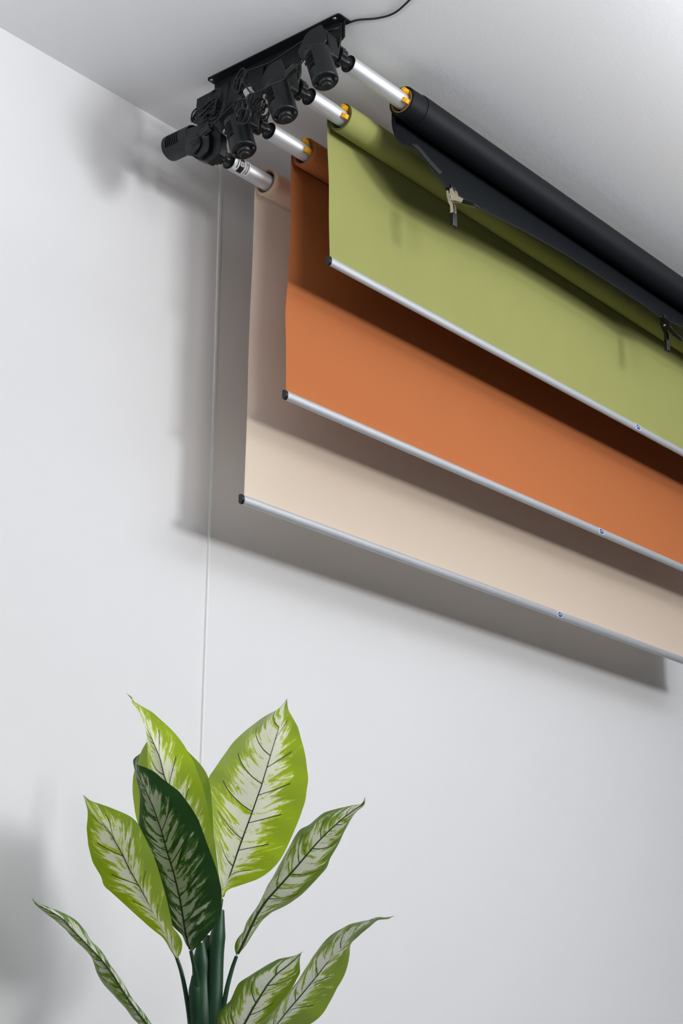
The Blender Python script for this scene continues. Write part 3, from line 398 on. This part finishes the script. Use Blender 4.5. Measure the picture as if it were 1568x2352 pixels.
# ------------------------------------------------------------------ poles with expanding yellow wedges
XE = 3.248
def make_pole(key, label, xr, angs):
    y, z = TUB[key]; base = (XE, y, z)
    p = thing('backdrop_pole', label, 'pole', base, 'aluminium backdrop poles')
    b = new(); x1 = 6.3
    lathe(b, [(0, 0.0235), (0, 0.0248), (0.0008, 0.0252), (x1 - XE, 0.0252), (x1 - XE, 0.0235), (0, 0.0235)], base, (1, 0, 0), 48)
    link('tube', b, M['alu'], p, base)
    b = new()   # black end plug: collar ball, neck and dished flange
    lathe(b, [(-0.0385, 0.0), (-0.0385, 0.012), (-0.036, 0.0155), (-0.030, 0.0165), (-0.026, 0.014), (-0.022, 0.0105), (-0.014, 0.0105), (-0.008, 0.013), (-0.003, 0.018), (-0.0022, 0.0235), (-0.0022, 0.0257), (-0.0003, 0.0260), (-0.0002, 0.0232), (0.03, 0.0232), (0.03, 0.0)], base, (1, 0, 0), 48)
    link('end_plug', b, M['rubber'], p, base)
    for a in angs:
        a = math.radians(a); b = new()
        # wedge with a sloping nose: profile in (x, radial), extruded tangentially
        prof = [(xr - 0.024, 0.0254), (xr - 0.024, 0.0290), (xr - 0.017, 0.0375), (xr - 0.003, 0.0375), (xr - 0.002, 0.0335), (xr + 0.02, 0.0295), (xr + 0.02, 0.0254)]
        er = Vector((0, -math.cos(a), math.sin(a))); et = Vector((0, math.sin(a), math.cos(a))); c = Vector((0, y, z))
        A_ = [b.verts.new(Vector((x, 0, 0)) + c + er * (r if i not in (2, 3) else r) - et * 0.0068) for i, (x, r) in enumerate(prof)]
        B_ = [b.verts.new(Vector((x, 0, 0)) + c + er * r + et * 0.0068) for x, r in prof]
        b.faces.new(A_); b.faces.new(B_[::-1])
        for i in range(len(prof)): b.faces.new((A_[i], B_[i], B_[(i + 1) % len(prof)], A_[(i + 1) % len(prof)]))
        link('wedge', b, M['yellow'], p, base, False, 0.0012)
    return p
pk = make_pole('black', 'longest bare aluminium pole, between nearest motor and the black backdrop roll', 3.492, (40, -32, 165))
pg = make_pole('green', 'aluminium pole with two yellow wedges in the olive green roll', 3.388, (38, -26, 160))
pb_ = make_pole('brown', 'aluminium pole with two yellow wedges in the rust brown roll', 3.398, (56, -22, 170))
pe = make_pole('beige', 'aluminium pole with a barcode label running into the beige roll', 3.402, (98, 140))
# paper label wrapped round the beige pole
y, z = TUB['beige']; base = Vector((XE, y, z)); r = 0.0254
b = new(); cylpatch(b, 0, y, r, XE + 0.004, XE + 0.066, math.radians(-80), math.radians(65), z, 16)
lab = link('paper_label', b, M['white'], pe, base); lab['label'] = 'white printed paper label with a black band'
b = new(); cylpatch(b, 0, y, r + 0.0003, XE + 0.022, XE + 0.042, math.radians(-80), math.radians(65), z, 16)
link('black_band', b, M['ink'], lab, base)
b = new(); cylpatch(b, 0, y, r + 0.0005, XE + 0.025, XE + 0.039, math.radians(-30), math.radians(2), z, 6)
link('label_square', b, M['white'], lab, base)
b = new()
cylpatch(b, 0, y, r + 0.0007, XE + 0.028, XE + 0.036, math.radians(-24), math.radians(-20), z, 2); cylpatch(b, 0, y, r + 0.0007, XE + 0.028, XE + 0.036, math.radians(-8), math.radians(-4), z, 2)
cylpatch(b, 0, y, r + 0.0007, XE + 0.028, XE + 0.0295, math.radians(-24), math.radians(-4), z, 3); cylpatch(b, 0, y, r + 0.0007, XE + 0.0345, XE + 0.036, math.radians(-24), math.radians(-4), z, 3)
cylpatch(b, 0, y, r + 0.0007, XE + 0.0305, XE + 0.0335, math.radians(-17), math.radians(-11), z, 2)
cylpatch(b, 0, y, r + 0.0004, XE + 0.013, XE + 0.0165, math.radians(-55), math.radians(45), z, 10)
for i in range(22):
    a0 = -72 + 5.2 * i + random.uniform(-0.6, 0.6); a1 = a0 + random.choice((1.6, 2.6, 3.6))
    cylpatch(b, 0, y, r + 0.0004, XE + 0.047, XE + 0.053, math.radians(a0), math.radians(a1), z, 1)
    if i < 18: cylpatch(b, 0, y, r + 0.0004, XE + 0.0555, XE + 0.0615, math.radians(a0 + 2), math.radians(a1 + 2.5), z, 1)
link('label_print', b, M['ink'], lab, base)
# ------------------------------------------------------------------ paper backdrops
def sheet_mat(key):
    """the same paper, letting a little light through where it hangs as one thin sheet"""
    m = M[key].copy(); m.name = key + '_paper_sheet'; nt = m.node_tree
    pb = nt.nodes['Principled BSDF']; out = [n for n in nt.nodes if n.type == 'OUTPUT_MATERIAL'][0]
    t = nt.nodes.new('ShaderNodeBsdfTranslucent'); mx = nt.nodes.new('ShaderNodeMixShader')
    t.inputs[0].default_value = dict(beige=(1.0, 0.93, 0.84, 1)).get(key, pb.inputs['Base Color'].default_value)
    mx.inputs[0].default_value = dict(beige=0.29, brown=0.01, green=0.01)[key]
    nt.links.new(pb.outputs[0], mx.inputs[1]); nt.links.new(t.outputs[0], mx.inputs[2]); nt.links.new(mx.outputs[0], out.inputs[0])
    return m
XR = 6.12
def roll_parts(root, base, y, z, R, x0, x1, m, medge):
    b = new(); lathe(b, [(0.0007, R), (x1 - x0 - 0.0007, R)], (x0, y, z), (1, 0, 0), 64)
    lathe(b, [(0.0007, 0.0362), (x1 - x0 - 0.0007, 0.0362)], (x0, y, z), (1, 0, 0), 48)
    for xx in (0.0007, x1 - x0 - 0.0007): lathe(b, [(xx, 0.0362), (xx, R)], (x0, y, z), (1, 0, 0), 64)
    bmesh.ops.remove_doubles(b, verts=b.verts, dist=1e-5)
    ro = link('paper_roll', b, m, root, base)
    b = new(); lathe(b, [(0, 0.0350), (-0.0003, 0.0362), (-0.0002, R - 0.0012), (0.0006, R - 0.0006), (0.02, 0.0352), (0, 0.0350)], (x0, y, z), (1, 0, 0), 64)
    link('roll_edge', b, medge, ro, base)
def make_backdrop(key, label, R, edge, zbar, tilt, xbar0, stick, seed):
    y, z = TUB[key]; x0 = edge[0][0]; base = (x0, y, z)
    root = thing('paper_backdrop', label, 'backdrop', base, 'backdrops hanging from the ceiling rollers')
    roll_parts(root, base, y, z, R, edge[0][1], XR, M[key], M[key + 'edge'])
    # hanging sheet: a quarter turn off the back of the roll, then straight down
    zb = lambda x: zbar + tilt * (x - xbar0)
    ex = edge[1]     # list of (fraction down, x of the left edge)
    def xl(f):
        for (f0, a), (f1, c) in zip(ex, ex[1:]):
            if f <= f1: return a + (c - a) * (f - f0) / (f1 - f0)
        return ex[-1][1]
    b = new(); rows = []; nx, nz = 60, 60
    prof = [(math.radians(a), None) for a in (60, 50, 40, 30, 20, 10)]
    for a, _ in prof:
        rows.append([b.verts.new((xl(0) + (XR - xl(0)) * i / nx, y + (R + 0.0008) * math.cos(a), z + (R + 0.0008) * math.sin(a))) for i in range(nx + 1)])
    for j in range(nz + 1):
        f = j / nz; r_ = []
        for i in range(nx + 1):
            s = (i / nx) ** 1.6; x = xl(f) + (XR - xl(f)) * s
            zz = z + (zb(x) + 0.010 - z) * f
            wv = 0.0016 * math.sin(f * 9 + seed) * math.exp(-(x - x0) * 6) * math.sin(math.pi * f) + 0.0012 * noise.noise(Vector((x * 1.7, f * 2.0, seed))) * math.sin(math.pi * f)
            r_.append(b.verts.new((x, y + R + 0.0008 + wv, zz)))
        rows.append(r_)
    for p, q in zip(rows, rows[1:]):
        for i in range(nx): b.faces.new((p[i], p[i + 1], q[i + 1], q[i]))
    so = link('hanging_sheet', b, M[key], root, base)
    so.data.materials[0] = sheet_mat(key)
    # weight bar: flat back, rounded front
    ys = y + R + 0.0008
    hh = 0.0145
    prof = [(ys + 0.0035, hh * 0.95), (ys + 0.0035, -hh * 0.55), (ys + 0.001, -hh * 0.85), (ys - 0.0015, -hh)]
    prof += [(ys - 0.0035 - 0.0085 * math.sin(math.pi * k / 12), -hh * math.cos(math.pi * k / 12)) for k in range(0, 13)] + [(ys - 0.001, hh)]
    prof = prof[::-1]
    def bar(xa, xb, grow=0.0):
        b = new(); A_ = []; B_ = []
        cyy = sum(p[0] for p in prof) / len(prof)
        for py, pz in prof:
            py = cyy + (py - cyy) * (1 + grow); pz = pz * (1 + grow)
            A_.append(b.verts.new((xa, py, zb(xa) + pz))); B_.append(b.verts.new((xb, py, zb(xb) + pz)))
        n = len(prof); b.faces.new(A_); b.faces.new(B_[::-1])
        for i in range(n): b.faces.new((A_[i], B_[i], B_[(i + 1) % n], A_[(i + 1) % n]))
        return b
    wb = link('weight_bar', bar(xbar0, XR + 0.006), M['bar'], root, base, True)
    link('end_cap', bar(xbar0 - 0.010, xbar0 - 0.0001, 0.03), M['rubber'], wb, base, True, 0.001)
    # round blue sticker on its pale backing
    xs = stick; zc = zb(xs); yf = ys - 0.0123
    def patch(bm, pts, lift):
        fv = []
        for px, pz in pts:
            q = max(-1, min(1, pz / hh)); fv.append(bm.verts.new((xs + px, ys - 0.0035 - 0.0085 * math.sqrt(1 - q * q) - lift, zc + tilt * px + pz)))
        bm.faces.new(fv)
    b = new()
    for k in range(12):
        z0 = -0.0105 + 0.0215 * k / 12; z1 = z0 + 0.0215 / 12
        patch(b, [(-0.0165, z0), (0.0165, z0), (0.0165, z1), (-0.0165, z1)], 0.0004)
    st = link('sticker', b, M['white'], wb, base); st['label'] = 'small round blue sticker on a pale square'
    # third level only: the print shares the sticker mesh through material slots
    me = st.data; me.materials.append(M['blue'])
    bm = bmesh.new(); bm.from_mesh(me)
    def strips(x_of, z0, z1, n, lift, mi):
        for k in range(n):
            a0 = z0 + (z1 - z0) * k / n; a1 = z0 + (z1 - z0) * (k + 1) / n; xa = x_of(a0); xb = x_of(a1)
            fv = []
            for px, pz in ((xa[0], a0), (xa[1], a0), (xb[1], a1), (xb[0], a1)):
                q = max(-1, min(1, pz / hh)); fv.append(bm.verts.new(Vector((xs + px, ys - 0.0035 - 0.0085 * math.sqrt(1 - q * q) - lift, zc + tilt * px + pz)) - Vector(base)))
            try:
                f = bm.faces.new(fv); f.material_index = mi
            except ValueError: pass
    disc = lambda a: (-0.0135 * math.sqrt(max(0, 1 - (a / 0.0092) ** 2)) - 1e-5, 0.0135 * math.sqrt(max(0, 1 - (a / 0.0092) ** 2)) + 1e-5)
    strips(disc, -0.0092, 0.0092, 16, 0.0008, 1)
    # two short rows of white lettering marks, too small in the photo to read
    for xa, xb, za_, zb_ in ((-0.0045, -0.0028, 0.0015, 0.0052), (-0.0028, -0.0012, 0.0032, 0.0056), (-0.0012, 0.0004, 0.0015, 0.0052), (0.0014, 0.0026, 0.0012, 0.0048), (0.0026, 0.0046, 0.0034, 0.0050),
                             (-0.0105, -0.0085, -0.0035, 0.0006), (-0.0080, -0.0060, -0.0032, -0.0004), (-0.0055, -0.0038, -0.0034, 0.0000), (-0.0034, -0.0014, -0.0034, -0.0006), (-0.0010, 0.0012, -0.0032, 0.0002),
                             (0.0016, 0.0034, -0.0034, -0.0004), (0.0038, 0.0056, -0.0032, 0.0000), (0.0060, 0.0100, -0.0035, -0.0008)):
        strips(lambda a: (xa * 0.85, xb * 0.85), za_ * 0.8 + 0.0004, zb_ * 0.8 + 0.0004, 2, 0.0011, 0)
    bm.to_mesh(me); bm.free()
    for p in me.polygons: p.use_smooth = True
    return root
make_backdrop('green', 'olive green paper backdrop, shortest drop, hanging in front of the rust one', 0.0435, ((3.379, 3.388), [(0, 3.379), (0.5, 3.389), (1, 3.396)]), 3.350, 0.0070, 3.393, 5.094, 1.0)
make_backdrop('brown', 'rust brown paper backdrop hanging between the green and the beige ones', 0.0455, ((3.397, 3.402), [(0, 3.397), (0.3, 3.399), (0.55, 3.392), (0.68, 3.384), (0.8, 3.388), (1, 3.392)]), 2.972, 0.0130, 3.389, 5.07, 2.3)
make_backdrop('beige', 'beige paper backdrop with the longest drop, hanging closest to the wall', 0.0415, ((3.405, 3.408), [(0, 3.405), (0.3, 3.402), (0.6, 3.397), (1, 3.392)]), 2.689, 0.0085, 3.383, 5.02, 3.7)
# ------------------------------------------------------------------ black backdrop, rolled up and clamped
y, z = TUB['black']; R = 0.0475; x0 = 3.492; base = (x0, y, z)
bk = thing('black_backdrop', 'black vinyl backdrop rolled up tight with its short end clamped, nearest the camera', 'backdrop', base, 'backdrops hanging from the ceiling rollers')
b = new()
lathe(b, [(0.0012, 0.0375), (0.0004, 0.0385), (0.0010, 0.0455), (0.006, 0.0462), (0.068, 0.0470)], (x0, y, z), (1, 0, 0), 64)
lathe(b, [(0.068, 0.0470), (0.0685, 0.0495), (0.071, 0.0500), (XR - x0, 0.0500), (XR - x0, 0.0380), (0.0012, 0.0375)], (x0, y, z), (1, 0, 0), 64)
bmesh.ops.remove_doubles(b, verts=b.verts, dist=1e-5)
ro = link('rolled_vinyl', b, M['vinyl'], bk, base)
b = new(); lathe(b, [(-0.0006, 0.0352), (-0.0006, 0.0376), (0.0008, 0.0384), (0.03, 0.0374), (0.03, 0.0352), (-0.0006, 0.0352)], (x0, y, z), (1, 0, 0), 64)
link('cardboard_core', b, M['card'], ro, base)
b = new(); cylpatch(b, 0, y, 0.0504, 3.690, 3.742, math.radians(82), math.radians(118), z, 6); link('red_tape', b, M['red'], ro, base)
# loose end: comes off the back of the roll and curls under; lower edge measured along x
EDGE += [[5.6, EDGE[-1][1] + 0.006], [XR, EDGE[-1][1] + 0.008]]
def zedge(x):
    if x <= EDGE[0][0]: return EDGE[0][1]
    for (a, c), (a2, c2) in zip(EDGE, EDGE[1:]):
        if x <= a2: return c + (c2 - c) * (x - a) / (a2 - a)
    return EDGE[-1][1]
YE = -0.745
XS = EDGE[0][0]
def ysheet(x, f):
    """y of the loose sheet a fraction f of the way down: leaves the back of the roll and curls forward under it"""
    ye = YE + 0.045 * math.exp(-((x - XS) / 0.035) ** 2)
    f2 = f ** 1.15
    return (1 - f2) * (y + Rb) + f2 * ye + 0.008 * math.sin(math.pi * f)
b = new(); rows = []; nx = 170; nf = 16; Rb = 0.0508
for i in range(nx + 1):
    s = i / nx; x = XS + (XR - XS) * s ** 1.7; r_ = []
    zd = zedge(x)
    for a in (70, 50, 30, 12): r_.append(b.verts.new((x, y + Rb * math.cos(math.radians(a)), z + Rb * math.sin(math.radians(a)))))
    for j in range(0, nf + 1):
        f = j / nf
        r_.append(b.verts.new((x, ysheet(x, f), z + (zd - z) * f)))
    rows.append(r_)
for p, q in zip(rows, rows[1:]):
    for k in range(len(p) - 1): b.faces.new((p[k], q[k], q[k + 1], p[k + 1]))
so = link('loose_end', b, M['vinyl'], bk, base)
sm = so.modifiers.new('thickness', 'SOLIDIFY'); sm.thickness = 0.0009; sm.offset = 0
# strip of dark gaffer tape folded over the loose corner
b = new()
yf = lambda x, zz: ysheet(x, min(1.0, (z - zz) / (z - zedge(x)))) - 0.0022
ng = 10; qa, qb, qc, qd = [Vector(q) for q in (TAPE[0], TAPE[1], TAPE[2], TAPE[3])]
grid = []
for i in range(ng + 1):
    row = []
    for k in range(ng + 1):
        e0 = qa.lerp(qd, k / ng); e1 = qb.lerp(qc, k / ng); q = e0.lerp(e1, i / ng)
        row.append(b.verts.new((q.x, yf(q.x, q.y), q.y)))
    grid.append(row)
for p, q in zip(grid, grid[1:]):
    for k in range(ng): b.faces.new((p[k], p[k + 1], q[k + 1], q[k]))
tp = link('tape_patch', b, M['tape'], bk, base); tps = tp.modifiers.new('thickness', 'SOLIDIFY'); tps.thickness = 0.0008; tps.offset = 0; tp['label'] = 'dark grey tape patch on the corner'
# ------------------------------------------------------------------ spring clamps
def make_clamp(loc, label, metal, spread):
    """A-clamp seen side on: jaws up gripping the vinyl, one handle down, one handle towards the room"""
    c = thing('spring_clamp', label, 'clamp', loc, 'spring clamps on the black backdrop')
    def arm(poly, x0_, x1_, name, m, par, bev=0.0008):
        b = new(); prism_x(b, poly, x0_, x1_); return link(name, b, m, par, None, True, bev)
    # plate 1: jaw at +y side, handle swinging to -y
    ch, sh = math.cos(math.radians(spread)), math.sin(math.radians(spread))
    hd = Vector((-sh, -ch)); hn = Vector((hd.y, -hd.x))
    def along(ts): return [tuple(hd * t + hn * w) for t, w in ts]
    p1 = [(0.006, 0.030), (0.001, 0.034), (-0.007, 0.024), (-0.012, 0.008)] + along([(0.014, 0.0125), (0.028, 0.0085), (0.050, 0.0065)]) + along([(0.050, -0.0055), (0.028, -0.0055)]) + [(0.002, -0.010), (0.011, -0.002), (0.009, 0.010), (0.004, 0.016)]
    j1 = arm(p1, -0.011, -0.0095, 'lever', metal, c)
    b = new(); prism_x(b, p1, 0.0095, 0.011); link('lever', b, metal, c, None, True, 0.0008)
    b = new(); prism_x(b, along([(0.014, 0.0108), (0.028, 0.0070), (0.050, 0.0050), (0.050, 0.0064), (0.028, 0.0084), (0.014, 0.0124)]), -0.0094, 0.0094); link('lever_back', b, M['gun'], c)
    b = new(); prism_x(b, along([(0.0505, -0.0085), (0.096, -0.0055), (0.104, -0.0025), (0.104, 0.0025), (0.096, 0.0045), (0.0505, 0.0065)]), -0.0125, 0.0125); link('handle_grip', b, M['rubber'], c, None, True, 0.003)
    p2 = [(0.013, 0.032), (0.019, 0.030), (0.018, 0.010), (0.012, -0.014), (0.006, -0.026), (0.0055, -0.052), (-0.0055, -0.052), (-0.004, -0.026), (0.002, -0.012), (0.010, 0.004)]
    for xa in (-0.0082, 0.0068):
        b = new(); prism_x(b, p2, xa, xa + 0.0013); link('lever', b, metal, c, None, True, 0.0005)
    b = new(); prism_x(b, [(0.004, -0.014), (0.0058, -0.014), (0.0052, -0.052), (0.0038, -0.052)], -0.0066, 0.0066); link('lever_back', b, M['gun'], c)
    b = new(); prism_x(b, [(-0.0072, -0.0525), (0.0072, -0.0525), (0.0066, -0.092), (0.004, -0.098), (-0.004, -0.098), (-0.0066, -0.092)], -0.0115, 0.0115); link('handle_grip', b, M['rubber'], c, None, True, 0.003)
    b = new(); lathe(b, [(-0.014, 0.0), (-0.014, 0.0035), (-0.0128, 0.0045), (0.0128, 0.0045), (0.014, 0.0035), (0.014, 0.0)], (0, 0, 0), (1, 0, 0), 18); link('pivot_pin', b, M['steel'], c)
    b = new()
    hel = [(-0.009 + 0.018 * i / 60, 0.0068 * math.cos(i * 0.5), 0.0068 * math.sin(i * 0.5)) for i in range(61)]
    tube(b, hel, 0.0011, 6, 0); link('spring', b, M['steel'], c)
    for pts in ([(0.0055, 0.028), (0.0055, 0.044), (0.0015, 0.046), (-0.004, 0.034), (0.0, 0.028)], [(0.0115, 0.028), (0.0115, 0.044), (0.016, 0.046), (0.021, 0.034), (0.018, 0.028)]):
        b = new(); prism_x(b, pts, -0.0125, 0.0125); link('jaw_tip', b, M['rubber'], c, None, True, 0.002)
    return c
xk, _, zk = CLIPBASE[0]
make_clamp((xk, YE - 0.0085, zedge(xk) - 0.0300), 'cream and black spring clamp at the taped corner of the black backdrop', M['nickel'], 56)
xk, _, zk = CLIPBASE[1]
make_clamp((xk, YE - 0.0085, zedge(xk) - 0.0300), 'dark spring clamp on the black backdrop near the right frame edge', M['gun'], 40)
# ------------------------------------------------------------------ plant
PB = (3.0, -0.545, 0.0)
plant = thing('dieffenbachia_plant', 'tall leafy plant with green and white variegated leaves standing before the white wall', 'plant', PB)
BULGE = dict(tall=0.010, big=0.012, back=0.010, left=0.012, dark=0.016, low=0.012, mid=0.014, droop=0.012, lower=0.012)
LOOK = dict(dark=(0.20, -0.01), low=(0.34, -0.045), mid=(0.42, 0.0), lower=(0.46, 0.0), droop=(0.56, 0.0), back=(0.66, -0.12), tall=(0.66, 0.02), left=(0.62, 0.03), big=(0.68, 0.015))
CAMP = Vector((0, -3.451, 1.05))
def make_leaf(key, i):
    L, Mi, Rr = LEAVES[key]
    cat = lambda P: catmull(P, 3)
    L, Mi, Rr = cat(L), cat(Mi), cat(Rr); n = len(Mi); hs = 6
    bm = new(); uvl = bm.loops.layers.uv.new('leaf'); rows = []; uvs = {}
    dist = [0.0]
    for p, q in zip(Mi, Mi[1:]): dist.append(dist[-1] + (q - p).length)
    tot = dist[-1]
    for k in range(n):
        row = []
        wl = (L[k] - Mi[k]); wr = (Rr[k] - Mi[k])
        tn = (Mi[min(k + 1, n - 1)] - Mi[max(k - 1, 0)]).normalized()
        for side, wv in ((-1, wl), (1, wr)):
            nn = tn.cross(wv)
            nn = nn.normalized() if nn.length > 1e-7 else Vector((0, 0, 0))
            if nn.dot(CAMP - Mi[k]) < 0: nn = -nn
            rng = range(hs, 0, -1) if side < 0 else range(1, hs + 1)
            if side > 0: row.append((Mi[k].copy(), 0.0))
            for j in rng:
                f = j / hs
                amp = BULGE[key] * min(1.0, wv.length / 0.08)
                rip = 0.0025 * math.sin(dist[k] * 70 + i + side) * f * min(1, wv.length / 0.06)
                row.append((Mi[k] + wv * f + nn * (amp * math.sin(math.pi * f ** 0.8) + rip * (f < 0.99)), side * f))
        vs = []
        for co, u in row:
            vv = bm.verts.new(co); uvs[vv] = (u, tot - dist[k]); vs.append(vv)
        rows.append(vs)
    for p, q in zip(rows, rows[1:]):
        for j in range(len(p) - 1):
            f = bm.faces.new((p[j], p[j + 1], q[j + 1], q[j]))
            for lp in f.loops: lp[uvl].uv = uvs[lp.vert]
    o = link('leaf', bm, leaf_material('variegated_leaf', i * 3.7 + 0.4, key == 'dark', *LOOK.get(key, (0.64, 0.0))), plant, PB, True, 0, 2, 180)
    b = new(); off = []
    for k in range(2, n - 1): 
        off.append(Mi[k])
    tube(b, off, lambda t: 0.0009 + 0.0024 * t, 8, 0)
    link('midrib', b, M['midrib'], o, PB)
    return o
for i, key in enumerate(LEAVES): make_leaf(key, i)
for key, (pts, r) in STALKS.items():
    b = new(); pts = [Vector(p) for p in pts]; e = pts[-1]
    pts += [Vector((PB[0] + (e.x - PB[0]) * 0.8, PB[1] + (e.y - PB[1]) * 0.8, 0.85)), Vector((PB[0] + (e.x - PB[0]) * 0.6, PB[1] + (e.y - PB[1]) * 0.6, 0.50))]
    tube(b, pts, lambda t, r=r: r * (0.45 + 0.55 * min(1, t * 9)), 16)
    link('stalk', b, M['stalk'], plant, PB)
for key, pts in PETIOLES.items():
    b = new(); tube(b, pts, lambda t: 0.0042 + 0.003 * t, 10); link('petiole', b, M['stalk'], plant, PB)
b = new(); lathe(b, [(0.0, 0.0), (0.0, 0.15), (0.012, 0.158), (0.50, 0.20), (0.55, 0.205), (0.56, 0.20), (0.555, 0.185), (0.50, 0.182), (0.50, 0.0)], PB, (0, 0, 1), 64)
pt = link('planter', b, M['planter'], plant, PB)
b = new(); lathe(b, [(0.500, 0.181), (0.512, 0.17), (0.520, 0.08), (0.522, 0.0)], PB, (0, 0, 1), 48); link('soil', b, M['soil'], plant, PB)
